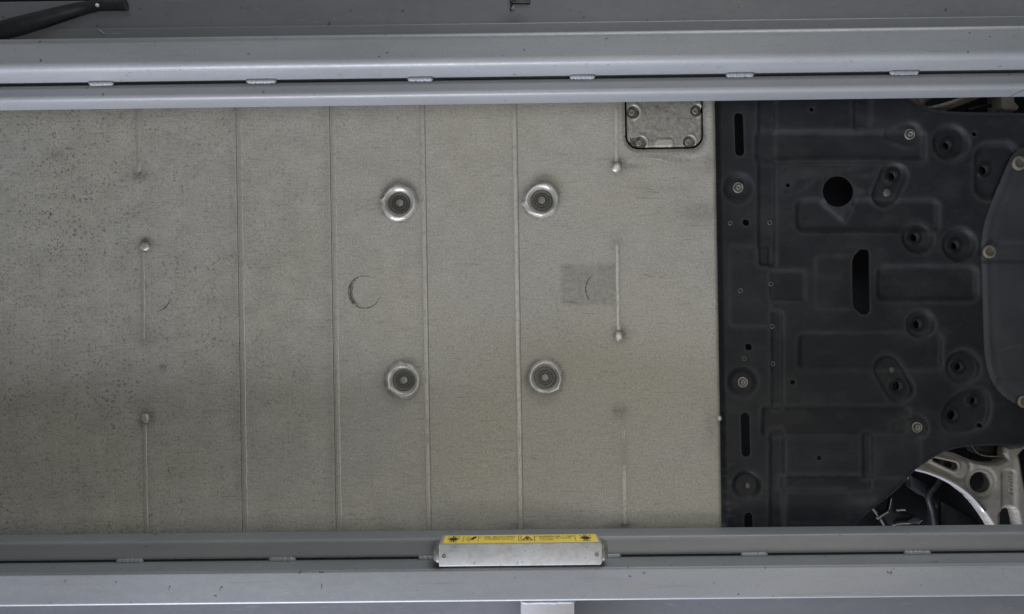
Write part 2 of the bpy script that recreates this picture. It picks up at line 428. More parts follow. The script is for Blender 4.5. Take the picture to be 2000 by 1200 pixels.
# ================================================================== BATTERY PACK
pack = empty('battery_pack', 'flat aluminium battery pack with welded seams and four large bolts under the car', 'battery pack', (0, 0, ZP), ROT)
SEAMS = [(467, 1036), (650, 1036), (836, 1060), (1016, 1060)]            # photo x at mid height
BOLTS = [(780, 396), (1058, 391), (788, 743), (1064.5, 738)]
COVER = (1222, 1374, 120, 291)
def cover_sdf(x, y):
    lx, ly = toL(x, y)
    return d_rrect(lx, ly, *cov_l, 27)
_c0 = toL(1297, 205)
cov_l = (_c0[0] - 76.5, _c0[0] + 76.5, _c0[1] - 90, _c0[1] + 86)
def pack_sdf(x, y):
    d = np.full(np.shape(x), -1e6)
    for (bx, by) in BOLTS: d = np.maximum(d, -d_circle(x, y, bx, by, 23.5))
    return np.maximum(d, -cover_sdf(x, y))
edge_l = toL(1405, 620)[0]
def pack_h(x, y):
    lx, ly = toL(x, y)
    h = 0.5 * (vnoise(x, y, 170, 3) - .5) + 0.25 * (vnoise(x, y, 60, 4) - .5)
    e = lx - (edge_l - 9)
    h = h + np.where(e > 0, 9 - np.sqrt(np.maximum(81 - np.minimum(e, 8.9) ** 2, 0)), 0)
    dc = cover_sdf(x, y)
    h = h - 2.2 * np.exp(-((dc - 13) / 8.0) ** 2) * sstep(_c0[0] - 10, _c0[0] + 70, lx)   # swaged lip by the cover
    h = h + 2.5 * sstep(7, 0, dc)
    for (bx, by) in BOLTS: h = h - 1.0 * sstep(48, 30, np.hypot(x - bx, y - by))
    return h
def blob(x, y, cx, cy, sx, sy, a): return a * np.exp(-((x - cx) / sx) ** 2 - ((y - cy) / sy) ** 2)
PLUGS = [(283, 481), (283, 817), (1204, 327), (1208, 658)]
STUBS = [((268, 180), (271, 338)), ((278, 490), (280, 668)), ((282, 826), (286, 1060)), ((1203, 180), (1204, 320)), ((1205, 474), (1208, 650)), ((1217, 800), (1221, 1026))]
def pack_dirt_shade(x, y):
    lx, ly = toL(x, y)
    d = np.zeros(np.shape(x)); n1 = vnoise(x, y, 26, 11); n2 = vnoise(x, y, 9, 12)
    for (sx, _) in SEAMS:
        sl = toL(sx, 620)[0]
        d += 0.15 * np.exp(-np.abs(lx - sl + 9) / 7.0) * (0.5 + n1)
    for ((ax, ay), (bx, by)) in STUBS:
        d += 0.15 * np.exp(-np.maximum(d_caps(x, y, ax, ay, bx, by, 5), 0) / 5.0) * (0.4 + n1)
        for q in ((ax, ay), (bx, by)): d += blob(x, y, q[0], q[1], 13, 13, 0.14)
    for (cx, cy) in PLUGS: d += blob(x, y, cx + 4, cy - 4, 15, 14, 0.75)
    for (cx, cy) in BOLTS:
        r = np.hypot(x - cx, y - cy)
        d += 0.55 * np.exp(-((r - 36) / 4.0) ** 2) * (0.35 + n1) + 0.06 * np.exp(-((r - 44) / 8.0) ** 2)
        d += blob(x, y, cx - 42, cy + 2, 16, 20, 0.16)
    d += 0.55 * np.exp(-np.maximum(-(lx - edge_l), 0) / 5.0) * (0.2 + n1)
    for b in ((110, 305, 20, 14, .38), (272, 346, 22, 10, .35), (1365, 418, 48, 22, .30), (1330, 312, 40, 7, .40), (1276, 305, 40, 5, .25), (1290, 370, 60, 18, .13),
              (1020, 1028, 26, 7, .45), (1216, 1026, 24, 6, .5), (1206, 806, 14, 8, .2), (1203, 800, 6, 18, .22), (1350, 330, 25, 12, .2), (1388, 830, 14, 40, .25),
              (318, 718, 6, 7, .6), (300, 660, 40, 16, .14), (60, 960, 150, 70, .12), (1235, 325, 14, 5, .45), (1385, 320, 12, 22, .3), (1050, 375, 60, 14, .08)): d += blob(x, y, *b)  # the wide lower-left blob paints the shade in that corner
    pr = d_rrect(x, y, 1096, 1204, 515, 596, 5)
    d += 0.27 * sstep(5, -7, pr) * (0.75 + 0.5 * n2)
    dc = cover_sdf(x, y); d += 0.5 * np.exp(-np.maximum(dc, 0) / 6.0) * (0.4 + n1)
    # thin grimy film, mottled over the whole floor
    d += 0.05 * (0.4 + vnoise(x, y, 120, 15))
    return np.clip(d, 0, 0.92)
def pack_spot(x, y):
    return np.clip(1.20 - x / 850.0, 0.32, 1.05) * (0.55 + 0.9 * vnoise(x, y, 110, 21))
lines = [toL(s, 620)[0] for s, _ in SEAMS]
def uv_axis(a, b, step, extra=()):
    v = list(np.arange(a, b, step)) + [b]
    for (c, wd, st) in extra: v += list(np.arange(max(a, c - wd), min(b, c + wd), st))
    v = np.unique(np.round(np.array(v), 2)); keep = [v[0]]
    for q in v[1:]:
        if q - keep[-1] > 0.45: keep.append(q)
    keep[-1] = b; return np.array(keep)
bounds = [-260] + lines + [edge_l]
ys_base = uv_axis(120, 1120, 5.0, [(toL(*b)[1], 28, 1.6) for b in BOLTS] + [(cov_l[3] - 10, 34, 1.6)])
for i in range(5):
    x0 = bounds[i] + (0.55 if i else 0); x1 = bounds[i + 1] - (0.55 if i < 4 else 0)
    ex = [(toL(*b)[0], 28, 1.6) for b in BOLTS if x0 < b[0] < x1]
    if i == 4: ex += [(edge_l, 14, 1.3), (cov_l[0] + 8, 34, 1.8), (cov_l[1] - 4, 34, 1.8)]
    pressed('floor_panel', uv_axis(x0, x1, 5.0, ex), ys_base, ZP, pack_h, pack_sdf, M_PACK, pack, wall=5,
            attrs={'dirt': pack_dirt_shade, 'spot': pack_spot}, sharp=50)

# weld seams and the short stitch seams
def seam(name, a, b, wmm, hmm, seed, round_end=True):
    rs = random.Random(seed); n = max(12, int(abs(b[1] - a[1]) / 4))
    wn = [rs.uniform(-1, 1) for _ in range(n + 1)]; hn = [rs.uniform(-1, 1) for _ in range(n + 1)]
    for _ in range(2):
        wn = [(wn[max(0, i - 1)] + wn[i] + wn[min(n, i + 1)]) / 3 for i in range(n + 1)]
        hn = [(hn[max(0, i - 1)] + hn[i] + hn[min(n, i + 1)]) / 3 for i in range(n + 1)]
    pts = []; sc_ = []
    for i in range(n + 1):
        t = i / n; p = L(a[0] + (b[0] - a[0]) * t + 0.9 * wn[i], a[1] + (b[1] - a[1]) * t, ZP)
        pts.append((p[0], p[1], 0.0004))
        e = min(1, min(t, 1 - t) * n / 1.6 + 0.12) if round_end else 1
        sc_.append(e)
    def prof(i):
        ww = (wmm + 1.1 * wn[i]) * .0005 * (0.55 + 0.45 * sc_[i]); hh = (hmm * (1 + .35 * hn[i])) * .001 * sc_[i]
        return [(-ww, 0.0), (-ww * .86, -hh * .75), (-ww * .55, -hh), (0, -hh * .80), (ww * .5, -hh), (ww * .86, -hh * .8), (ww, 0.0)]
    return sweep(name, pts, prof, M_BEAD, pack, closed_prof=False, sharp=60)
def sx_at(sx, y): return sx + 0.016 * (y - 620)
for i, (sx, yend) in enumerate(SEAMS):
    off = 6.5 if i < 2 else -6.0
    ob = seam('seam_bead', (sx_at(sx, 130) + off, 130), (sx_at(sx, yend) + off, yend), 9.5, 0.7, 40 + i)
for i, (a, b) in enumerate(STUBS):
    seam('stitch_bead', a, b, 8.4, (1.3, .75, .75, .75, .75, .38)[i], 60 + i)
for i, (cx, cy) in enumerate(PLUGS):
    rs = random.Random(90 + i); ph = rs.uniform(0, 6)
    lathe('rivet_head', L(cx, cy, ZP - .0005), [(10.0, 1.2), (9.2, -1.0), (8.2, -2.8), (6.4, -4.0), (3.8, -4.4), (1.0, -4.2)], [M_BURR if i > 1 else M_BEAD], pack, 22,
          wob=lambda i_, a, r, z: (r * (1 + .07 * math.sin(2 * a + ph) + .04 * math.sin(5 * a)), z))
# bolt at the pack's dark end edge
lathe('edge_nick', L(1405, 818, ZP - .001), [(6, 3), (5, 0), (3.4, -1.4), (1, -1.6)], M_BEAD, pack, 14)

# the four fixing bolts: burred raised ring, stepped socket, hex head
for i, (cx, cy) in enumerate(BOLTS):
    rs = random.Random(300 + i); ph = [rs.uniform(0, 6.28) for _ in range(6)]
    big = i in (0, 2)
    notch = {0: math.radians(190), 1: math.radians(170), 2: math.radians(155), 3: math.radians(40)}[i]
    top = math.radians(255)
    def wob(k, a, r, z, ph=ph, notch=notch, big=big):
        q = 0.030 * math.sin(2 * a + ph[0]) + 0.022 * math.sin(3 * a + ph[1]) + 0.010 * math.sin(7 * a + ph[2]) + 0.005 * math.sin(15 * a + ph[3]) + 0.004 * math.sin(22 * a + ph[2])
        dn = math.atan2(math.sin(a - notch), math.cos(a - notch)); dt = math.atan2(math.sin(a - top), math.cos(a - top))
        q += 0.14 * math.exp(-(dn / 0.10) ** 2) + (0.07 * math.exp(-(dt / 0.22) ** 2) if big else 0.0)
        wgt = [1, 1, 1, .8, .5, .3, .15, 0, 0, 0][min(k, 9)]
        lump = 1 + 0.20 * math.sin(a + ph[4]) + 0.14 * math.sin(2 * a + ph[1]) + 0.05 * math.sin(5 * a + ph[5])
        return r * (1 + q * wgt), z * (lump if z < -1 else 1)
    f = 1.0 if big else 0.985
    lathe('burr_ring', L(cx, cy, ZP), [(36.6 * f, 0.8), (35.0 * f, -2.4), (33.0 * f, -5.4), (30.8 * f, -7.4), (28.6 * f, -7.6), (25.8, -6.0), (23.6, -3.6), (21.6, -0.4), (20.6, 5.0)],
          M_BURR, pack, 72, wob=wob, cap=False, sharp=70)
    b = lathe('bolt_socket', L(cx, cy, ZP), [(20.4, 2.0), (20.3, 5.0), (15.4, 5.2), (14.9, 9.5), (13.4, 9.6), (13.0, 6.6), (10.8, 6.4), (10.3, 10.5), (7.2, 11.0), (0.5, 11.0)], M_SOCKET, pack, 48, sharp=30)
    hx = []
    c = L(cx, cy, ZP); a0 = rs.uniform(0, 1)
    for k in range(6): hx.append((c[0] + .0082 * math.cos(a0 + k * math.pi / 3), c[1] + .0082 * math.sin(a0 + k * math.pi / 3)))
    prism('hex_head', hx, c[2] + .0040, c[2] + .0120, M_BOLT, b, 0.0012)

# inspection cover, screws, tab
SCREWS = [(1235, 219, 12), (1359, 216, 11), (1249, 279, 12), (1345, 277, 11)]
def cov_sdf(x, y): return cover_sdf(x, y) + 3.8
def cov_h(x, y):
    h = 0.3 * (vnoise(x, y, 20, 31) - .5)
    for k, (sx, sy, r) in enumerate(SCREWS):
        d = d_circle(x, y, sx + 1, sy, r)
        if k == 2: d = np.minimum(d, d_rrect(x, y, 1231, 1252, 268, 292, 4))
        h = h + 6.0 * sstep(0.8, -1.2, d)
        ang = np.arctan2(y - sy, x - sx)
        h = h - 1.8 * np.exp(-((d - 2.6) / 2.0) ** 2) * sstep(-.2, .5, np.cos(ang))
    d = d_rrect(x, y, 1279, 1315, 272, 288.5, 7)
    h = h - 1.3 * sstep(1.0, -1.5, d) + 0.8 * np.exp(-((d - 3) / 2.0) ** 2)
    return h + 1.8 * sstep(-3.0, 0, cov_sdf(x, y))
def cov_dirt_shade(x, y):
    d = 0.36 + 0.2 * vnoise(x, y, 9, 35)
    for k, (sx, sy, r) in enumerate(SCREWS):
        d = d + 0.42 * sstep(1.5, -1.5, d_circle(x, y, sx + 1, sy, r))  # screw pockets: shade painted in together with the grime
        rr_ = np.hypot(x - sx - 1, y - sy); d = d - 0.75 * np.exp(-((rr_ - r - 2.2) / 1.7) ** 2) * sstep(-.1, .5, (x - sx) / (rr_ + 1e-3))
    d = d + 0.30 * sstep(1.5, -1.5, d_rrect(x, y, 1231, 1252, 268, 292, 4))
    d = d - 0.55 * sstep(1.0, -1.5, d_rrect(x, y, 1279, 1315, 272, 288.5, 7))
    return np.clip(d, 0, .9)
cov = pressed('cover_plate', np.arange(cov_l[0], cov_l[1] + 1, 1.5), np.arange(cov_l[2], cov_l[3] + 1, 1.5), ZP + .0015, cov_h, cov_sdf, M_PACK, pack, wall=8, sharp=60, attrs={'dirt': cov_dirt_shade, 'spot': lambda x, y: 0.9 + 0 * x})
for (sx, sy, r) in SCREWS:
    lathe('screw', L(sx - 1.5, sy + 1, ZP + .002), [(6.2, 3.5), (6.0, 0.4), (5.2, -0.6), (3.4, -0.6), (3.0, 1.6), (0.6, 1.6)], M_COVER, cov, 18)
c4 = [L(*p, ZP + .009) for p in ((1205, 110), (1392, 110), (1392, 306), (1205, 306))]
mesh_obj('cover_recess', [c4[0], c4[1], c4[2], c4[3]], [(0, 3, 2, 1)], M_VOID, pack, False)  # near-black sheet, the shade of the gap is in its colour

# rub marks: thin smears of dark rubber and two bright scratches
def ribbon(name, pts, wfn, mat):
    V = []; F = []; n = len(pts)
    for i, (x, y) in enumerate(pts):
        ax, ay = pts[max(0, i - 1)]; bx, by = pts[min(n - 1, i + 1)]
        l = math.hypot(bx - ax, by - ay) or 1; nx, ny = -(by - ay) / l, (bx - ax) / l; wd = wfn(i / (n - 1)) / 2
        a = L(x + nx * wd, y + ny * wd, ZP); b_ = L(x - nx * wd, y - ny * wd, ZP)
        V += [(a[0], a[1], -0.0006), (b_[0], b_[1], -0.0006)]
    for i in range(n - 1): F.append((2 * i, 2 * i + 1, 2 * i + 3, 2 * i + 2))
    return mesh_obj(name, V, F, mat, pack, False)
def arc(cx, cy, r, a0, a1, n=40, ry=None):
    return [(cx + r * math.cos(math.radians(a0 + (a1 - a0) * i / n)), cy + (ry or r) * math.sin(math.radians(a0 + (a1 - a0) * i / n))) for i in range(n + 1)]
tap = lambda w0: (lambda t: w0 * (0.25 + 1.0 * math.sin(math.pi * min(1, max(0, t))) ** 0.7))
ribbon('scuff_mark', arc(712, 571, 31.5, -60, -350), tap(2.1), M_SCUFF)
ribbon('scuff_mark', arc(713, 571, 29.5, 110, 235), tap(2.4), M_SCUFF)
ribbon('scuff_mark', arc(715, 572, 28, 125, 215), tap(2.2), M_SCUFF)
ribbon('scuff_mark', arc(1177, 565, 33, 128, 238), tap(1.9), M_SCUFF)
ribbon('scuff_mark', arc(303, 580, 29, 5, 78), tap(1.6), M_SCUFF)
ribbon('scratch', [(970, 895), (990, 889), (1018, 881)], tap(1.8), M_SCRATCH)
ribbon('scratch', [(1255, 308), (1290, 312), (1318, 322)], tap(1.4), M_SCRATCH)
ribbon('scratch', [(664, 1012), (690, 1010), (702, 1009)], tap(1.2), M_SCRATCH)

rs = random.Random(77)
for (x, y, dx, dy, wd, mt) in [(1232, 366, 46, 5, 1.3, 0), (1240, 386, 38, 2, 1.2, 0), (1262, 374, 30, 3, 1.1, 0), (1250, 535, 30, 7, 1.5, 0), (1284, 540, 22, 5, 1.3, 0),
                               (1034, 890, 18, 9, 1.3, 0), (1082, 845, 30, -8, 1.0, 0), (892, 776, 16, 1, 1.6, 0), (742, 886, 60, 2, 0.9, 1), (548, 968, 40, -2, 0.9, 1), (1262, 676, 34, 4, 1.0, 1),
                               (1135, 612, 26, 1, 1.0, 0), (1100, 590, 30, 2, 1.4, 0), (1096, 522, 26, 2, 1.3, 0), (432, 970, 48, 0, 1.0, 0), (1330, 470, 34, -3, 1.0, 0), (560, 330, 22, 6, .9, 1), (905, 515, 40, 3, .9, 0)]:
    pts = [(x + dx * t / 5 + rs.uniform(-.5, .5), y + dy * t / 5 + rs.uniform(-.6, .6)) for t in range(6)]
    ribbon('scratch', pts, tap(wd), M_SCRATCH if mt else M_SCUFF2)

# ================================================================== CAR UNDERBODY
car = empty('car', 'car underbody with black pressed undershield, pale suspension arms and dark cavities', 'car', (0, 0, ZP), ROT)
ZS = 1.522
CUT_LOW = smooth_poly([(2260, 871), (2000, 872), (1905, 871), (1850, 880), (1812, 903), (1787, 920), (1765, 948), (1735, 974), (1700, 1000), (1672, 1026), (1640, 1090), (2260, 1100)], 2)
CUT_TOP = smooth_poly([(1740, 150), (1775, 190), (1800, 206), (1842, 216), (1880, 218), (1935, 219), (2000, 220), (2260, 226), (2260, 120), (1740, 120)], 2)
SLOT = [(1668, 500), (1680, 487), (1694, 487), (1698, 495), (1699, 606), (1694, 615), (1682, 615), (1668, 602), (1665, 590), (1664, 512)]
HOLES = [(1637, 374, 30), (1585, 214, 4.5), (1539, 362, 4.2), (1457, 435, 6.5), (1462, 678, 6.5), (1548, 747, 4.8), (1600, 895, 4.8), (1903, 262, 4.5), (1916, 832, 4.5),
         (1849, 284, 8.5), (1786, 464, 8.5), (1865, 480, 8), (1791, 634, 8.5), (1872, 717, 8), (1743, 344, 8.5), (1752, 755, 9), (1921, 332, 9), (1859, 811, 9.5), (1901, 783, 7)]
def slots(x, y):
    d = d_caps(x, y, 1443, 229, 1445, 296, 9); d = np.minimum(d, d_caps(x, y, 1455, 815, 1457, 884, 8.7))
    d = np.minimum(d, d_caps(x, y, 1462, 1010, 1463, 1080, 8.3)); return np.minimum(d, d_poly(x, y, SLOT))
def shield_sdf(x, y):
    d = -slots(x, y)
    for (cx, cy, r) in HOLES: d = np.maximum(d, -d_circle(x, y, cx, cy, r))
    d = np.maximum(d, -d_poly(x, y, CUT_LOW)); return np.maximum(d, -d_poly(x, y, CUT_TOP))
# recesses (mm deep, edge width px)
def features(x, y):
    R = []
    rr = lambda a, b, c, d, r, dep, wd: R.append((d_rrect(x, y, a, b, c, d, r), dep, wd))
    ci = lambda a, b, r, dep, wd: R.append((d_circle(x, y, a, b, r), dep, wd))
    rr(1478, 1806, 258, 316, 10, 6, 11); rr(1557, 1832, 392, 451, 12, 5, 11); rr(1715, 1908, 522, 586, 12, 5, 10)
    rr(1562, 1840, 655, 720, 10, 5, 11); rr(1490, 1775, 797, 851, 8, 6, 10)
    rr(1482, 1513, 180, 520, 8, 4.5, 9); rr(1505, 1531, 840, 1060, 8, 4.5, 9)
    rr(1420, 1498, 180, 470, 8, 0, 9)
    rr(1668, 1700, 180, 252, 6, 3.5, 9); rr(1686, 1706, 846, 935, 6, 4, 9)
    rr(1525, 1700, 930, 957, 6, 4, 9)
    rr(1505, 1572, 530, 586, 6, 2.0, 8); rr(1508, 1528, 610, 800, 6, 3.0, 8)
    rr(1428, 1502, 484, 634, 5, -2.2, 8); rr(1597, 1668, 505, 600, 10, -2.5, 10)
    rr(1534, 1655, 958, 1018, 8, -2.0, 8); rr(1707, 1795, 853, 930, 5, -3.0, 9)
    R.append((d_poly(x, y, [(1530, 330), (1560, 318), (1720, 318), (1700, 340), (1600, 340), (1560, 370), (1530, 380)]), -2.0, 10))
    R.append((d_poly(x, y, [(1608, 398), (1650, 432), (1668, 402), (1660, 350), (1610, 350)]), -2.5, 6))
    ci(1858, 279, 33, 7, 9); ci(1794, 464, 29, 7, 9); ci(1874, 478, 31, 7, 9); ci(1799, 634, 26, 8, 9); ci(1882, 718, 32, 7, 9)
    R.append((d_caps(x, y, 1746, 342, 1730, 380, 24), 8, 9)); R.append((d_caps(x, y, 1736, 722, 1757, 760, 26), 8, 9))
    rr(1906, 1990, 282, 388, 26, 6, 12)
    R.append((d_poly(x, y, smooth_poly([(1838, 812), (1860, 776), (1905, 756), (1934, 770), (1934, 822), (1900, 848), (1850, 846)], 2)), 6, 9))
    R.append((d_caps(x, y, 1752, 834, 1790, 835, 9, 22), 5, 8)); R.append((d_caps(x, y, 1738, 264, 1776, 263, 10, 23), 5, 8))
    ci(1441, 367, 25, 6, 14); ci(1450, 747, 25, 6, 14); ci(1459, 948, 25, 8, 10)
    return R
def shield_h(x, y):
    h = 1.2 * (vnoise(x, y, 120, 51) - .5) + 0.5 * (vnoise(x, y, 35, 52) - .5)
    for (d, dep, wd) in features(x, y):
        dep = dep * 1.15; wd = wd * 1.15
        if dep > 0: h = np.maximum(h, dep * sstep(wd / 2, -wd / 2, d) + h * 0.25)
        elif dep < 0: h = h + dep * sstep(wd / 2, -wd / 2, d)
    lx, ly = toL(x, y)
    h = h + 7 * sstep(1418, 1402, lx)
    for (cx, cy, r) in HOLES[9:]:
        dd = np.hypot(x - cx, y - cy); h = h - 1.2 * np.exp(-((dd - r - 4) / 2.5) ** 2)
    for q in (CUT_LOW, CUT_TOP): h = h + 4.0 * sstep(9, 0, d_poly(x, y, q))
    return h
def shield_dust(x, y):
    d = np.zeros(np.shape(x))
    for (f, dep, wd) in features(x, y):
        if dep: d = np.maximum(d, 0.30 * np.exp(-((f - wd * .45) / 5.0) ** 2) * (0.3 + vnoise(x, y, 45, 61)))
    s = np.minimum(np.abs(shield_sdf(x, y)), 40); d = np.maximum(d, 0.40 * np.exp(-(s / 2.4)))
    d = np.maximum(d, 0.42 * sstep(4, -4, d_poly(x, y, [(1606, 398), (1640, 434), (1652, 432), (1676, 400), (1690, 372), (1664, 362), (1610, 380)])) * (0.4 + vnoise(x, y, 12, 62)))
    d = np.maximum(d, 0.30 * sstep(6, -8, d_poly(x, y, [(1520, 345), (1545, 325), (1700, 325), (1640, 345), (1560, 352), (1545, 372), (1522, 372)])))
    d = np.maximum(d, blob(x, y, 1690, 980, 34, 22, 0.42) * (0.3 + vnoise(x, y, 14, 64)))
    d = np.maximum(d, blob(x, y, 1715, 900, 10, 40, 0.3))
    d = np.maximum(d, 0.5 * np.exp(-((x - 1424) / 14) ** 2) * sstep(860, 960, y) * sstep(.52, .75, vnoise(x * .5 + y * .2, y, 6, 65)))
    return np.clip(d + 0.06 * vnoise(x, y, 70, 66), 0, 1)
sh = pressed('undershield', np.arange(1384, 2140, 2.0), np.arange(150, 1100, 2.0), ZS, shield_h, shield_sdf, M_SHIELD, car, wall=3.0, attrs={'dust': shield_dust}, sharp=50)

# second, overlapping shield at the right
PL2 = smooth_poly([(2200, 240), (2000, 284), (1978, 302), (1960, 345), (1936, 400), (1921, 446), (1919, 500), (1922, 600), (1924, 690), (1934, 738), (1952, 766), (1985, 790), (2040, 815), (2200, 840)], 2)
def p2_h(x, y):
    e = d_poly(x, y, PL2)
    h = 1.5 * (vnoise(x, y, 60, 71) - .5) + 3.0 * sstep(-9, 0, e) - 1.5 * sstep(-14, -30, e)
    h = h + 2.5 * sstep(5, -5, d_rrect(x, y, 1905, 2100, 474, 512, 8))
    h = h - 2.0 * np.exp(-(d_caps(x, y, 1935, 688, 2010, 672, 0) / 3.0) ** 2) + 2.5 * sstep(4, -4, d_rrect(x, y, 1948, 2100, 740, 900, 6))
    return h
def p2_dust(x, y):
    e = d_poly(x, y, PL2)
    return np.clip(0.35 * np.exp(-np.abs(e) / 3) + 0.28 * vnoise(x, y, 50, 72) * sstep(520, 600, y) + blob(x, y, 1970, 690, 40, 40, .22) + 0.3 * np.exp(-(d_caps(x, y, 1935, 688, 1990, 674, 0) / 2.0) ** 2), 0, 1)
s2 = pressed('overlap_shield', np.arange(1905, 2140, 2.0), np.arange(200, 880, 2.0), ZS - .006, p2_h, lambda x, y: d_poly(x, y, PL2), M_SHIELD2, car, wall=3.5, attrs={'dust': p2_dust}, sharp=50)

# fasteners of the shields
def shield_z(px, py): return ZS + float(shield_h(np.array([float(px)]), np.array([float(py)]))[0]) / 1000
for (px, py, r, ring) in [(1441, 367, 10.5, M_PLATED), (1450, 747, 10.5, M_PLATED), (1776, 263, 10.5, M_PLATED), (1790, 835, 10.5, M_PLATED)]:
    z = shield_z(px, py)
    lathe('washer_bolt', L(px, py, z), [(r, 1), (r, -2.2), (r - .8, -2.8), (r - 2.0, -2.6), (r - 2.4, -1.0), (5.4, -1.0), (5.2, -4.6), (4.4, -5.4), (3.0, -5.2), (2.6, -3.2), (.4, -3.2)],
          [ring, M_SOCKET, M_BOLT], sh, 28, fm=[0, 0, 0, 0, 1, 1, 1, 2, 2, 1, 2])
for (px, py, r) in [(1459, 949, 6), (1731, 377, 8), (1740, 723, 6)]:
    z = shield_z(px, py)
    lathe('stud_end', L(px, py, z), [(r, 1), (r * .95, -3), (r * .7, -4.4), (r * .3, -4.6)], M_STUD, sh, 10)
for (px, py) in [(1426, 436), (1503, 435), (1446, 568), (1505, 555), (1508, 638), (1453, 701), (1509, 711)]:
    z = shield_z(px, py)
    lathe('eyelet_rivet', L(px, py, z), [(5.0, .6), (4.8, -1.0), (4.0, -1.6), (2.6, -1.3), (2.0, 1.0), (.3, 1.0)], [M_STUD, M_VOID], sh, 16, fm=[0, 0, 0, 1, 1, 1])
for (px, py, r) in [(1932, 492, 13), (1990.5, 319, 14), (1999, 785, 12)]:
    lathe('flange_bolt', L(px, py, ZS - .009), [(r, 2), (r, -1.6), (r - 1.4, -2.6), (r * .66, -2.8), (r * .60, -0.6), (r * .52, -0.4), (r * .2, -0.6)], [M_BRASS, M_STUD], s2, 26, fm=[0, 0, 0, 1, 1, 1, 1])
for (px, py, r) in HOLES[9:]:                      # dark rubber grommets set behind the deep holes
    z = shield_z(px + r + 4, py)
    lathe('grommet', L(px, py, z), [(r + 6.5, .5), (r + 5.5, -.9), (r + 2.5, -1.2), (r - .5, -.2), (r - 1.0, 6.0), (r - 1.2, 16)], M_INNER, sh, 22, cap=False)

# cavity above the shields
cav = []
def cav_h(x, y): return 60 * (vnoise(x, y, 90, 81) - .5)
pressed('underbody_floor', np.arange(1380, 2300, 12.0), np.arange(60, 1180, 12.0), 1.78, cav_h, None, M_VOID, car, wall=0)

# lower-right suspension arm (cast), seen through the cut-out
ZA = 1.585
ARM = [(1760, 912), (1787, 918), (1812, 924), (1840, 935), (1868, 950), (1893, 969), (1913, 991), (1930, 1015), (1950, 1048), (1975, 1100), (2060, 1100), (2030, 1020), (2004, 960), (1996, 915), (1992, 890), (2002, 878), (2060, 872), (2060, 840), (2005, 868), (1966, 874), (1963, 886), (1966, 897), (1950, 905), (1925, 905), (1900, 900), (1872, 888), (1840, 878), (1800, 880), (1762, 890)]
ARM_R = smooth_poly([(1948, 1060), (1957, 1015), (1954, 1004), (1963, 994), (1978, 994), (1986, 1004), (1992, 1060)], 1)
def arm_sdf(x, y):
    d = d_poly(x, y, ARM)
    d = np.maximum(d, -d_circle(x, y, 1916, 943, 20.5)); d = np.maximum(d, -d_caps(x, y, 1825, 898, 1863, 911, 3.6, 7.8))
    return np.maximum(d, -d_poly(x, y, ARM_R))
def arm_h(x, y):
    e = d_poly(x, y, ARM)
    h = 6 * sstep(-7, 0, e) ** 2 + 0.6 * (vnoise(x, y, 18, 91) - .5)
    h = h + 2.6 * np.exp(-((d_circle(x, y, 1916, 943, 27)) / 4.5) ** 2) + 3 * sstep(5, 0, d_circle(x, y, 1916, 943, 20.5))
    sl = d_caps(x, y, 1825, 898, 1863, 911, 3.6, 7.8); h = h - 1.6 * np.exp(-((sl - 3) / 2.2) ** 2)
    h = h + 3.2 * np.exp(-((d_caps(x, y, 1800, 890, 1874, 915, 10, 22)) / 4.0) ** 2)
    h = h + 3.0 * sstep(3, -3, d_rrect(x, y, 1957, 1984, 918, 1000, 9))
    h = h + 5 * sstep(7, 0, d_poly(x, y, ARM_R))
    h = h - 6 * sstep(1978, 1992, x) * sstep(885, 900, y) * 0.4
    return h
arm = pressed('suspension_arm', np.arange(1748, 2064, 1.5), np.arange(836, 1104, 1.5), ZA, arm_h, arm_sdf, [M_CAST], car, wall=22, sharp=60)
edge = [(1776, 914.5), (1787, 917), (1812, 923.5), (1840, 934.5), (1868, 949.5), (1893, 968.5), (1912, 989), (1922, 1003)]
e3 = spline([L(x + 1.5, y - .5, ZA - .0005) for (x, y) in edge], 6)
ne = len(e3)
sweep('machined_edge', e3, lambda i: [(-.0038 * min(1, (ne - i) / 8), .006), (-.0038 * min(1, (ne - i) / 8), -.0005), (0, -.0022), (.0034 * min(1, (ne - i) / 8), .0006), (.0034, .008)], M_EDGE, arm, sharp=40)
# raised casting letters down the web
def stroke(name, pts, r=.0011):
    tube(name, [L(x, y, ZA + .0031) for (x, y) in pts], r, M_CAST, arm, 6)
stroke('cast_letter', [(1969, 927), (1975, 925), (1975, 932), (1969, 934)])
stroke('cast_letter', [(1976, 939), (1971, 938), (1969, 942), (1973, 944), (1976, 947), (1970, 949)])
stroke('cast_letter', [(1977, 952), (1972, 951), (1970, 955), (1972, 959), (1977, 958)])
stroke('cast_letter', [(1970, 971), (1971, 964), (1974, 969), (1977, 964), (1977, 971)])

# mirrored arm glimpsed at the top right, and a pale bush beside it
UP = smooth_poly([(1745, 150), (1770, 186), (1800, 207), (1826, 216), (1852, 213), (1890, 199), (1925, 187), (1960, 165), (1960, 120), (1745, 120)], 1)
UPH = smooth_poly([(1806, 203), (1814, 194), (1850, 180), (1880, 178), (1885, 186), (1850, 199), (1815, 208)], 1)
pressed('upper_suspension_arm', np.arange(1740, 1965, 2.0), np.arange(118, 226, 2.0), ZA, lambda x, y: 5 * sstep(-8, 0, d_poly(x, y, UP)) + 4 * sstep(6, 0, d_poly(x, y, UPH)),
        lambda x, y: np.maximum(d_poly(x, y, UP), -d_poly(x, y, UPH)), M_CASTD, car, wall=20, sharp=60)
prism('arm_bush', [L(x, y, 1.57)[:2] for (x, y) in [(1953, 150), (1953, 212), (1960, 216), (1984, 217), (1988, 210), (1979, 200), (1979, 150)]], .065, .11, M_CASTD, car, .003)
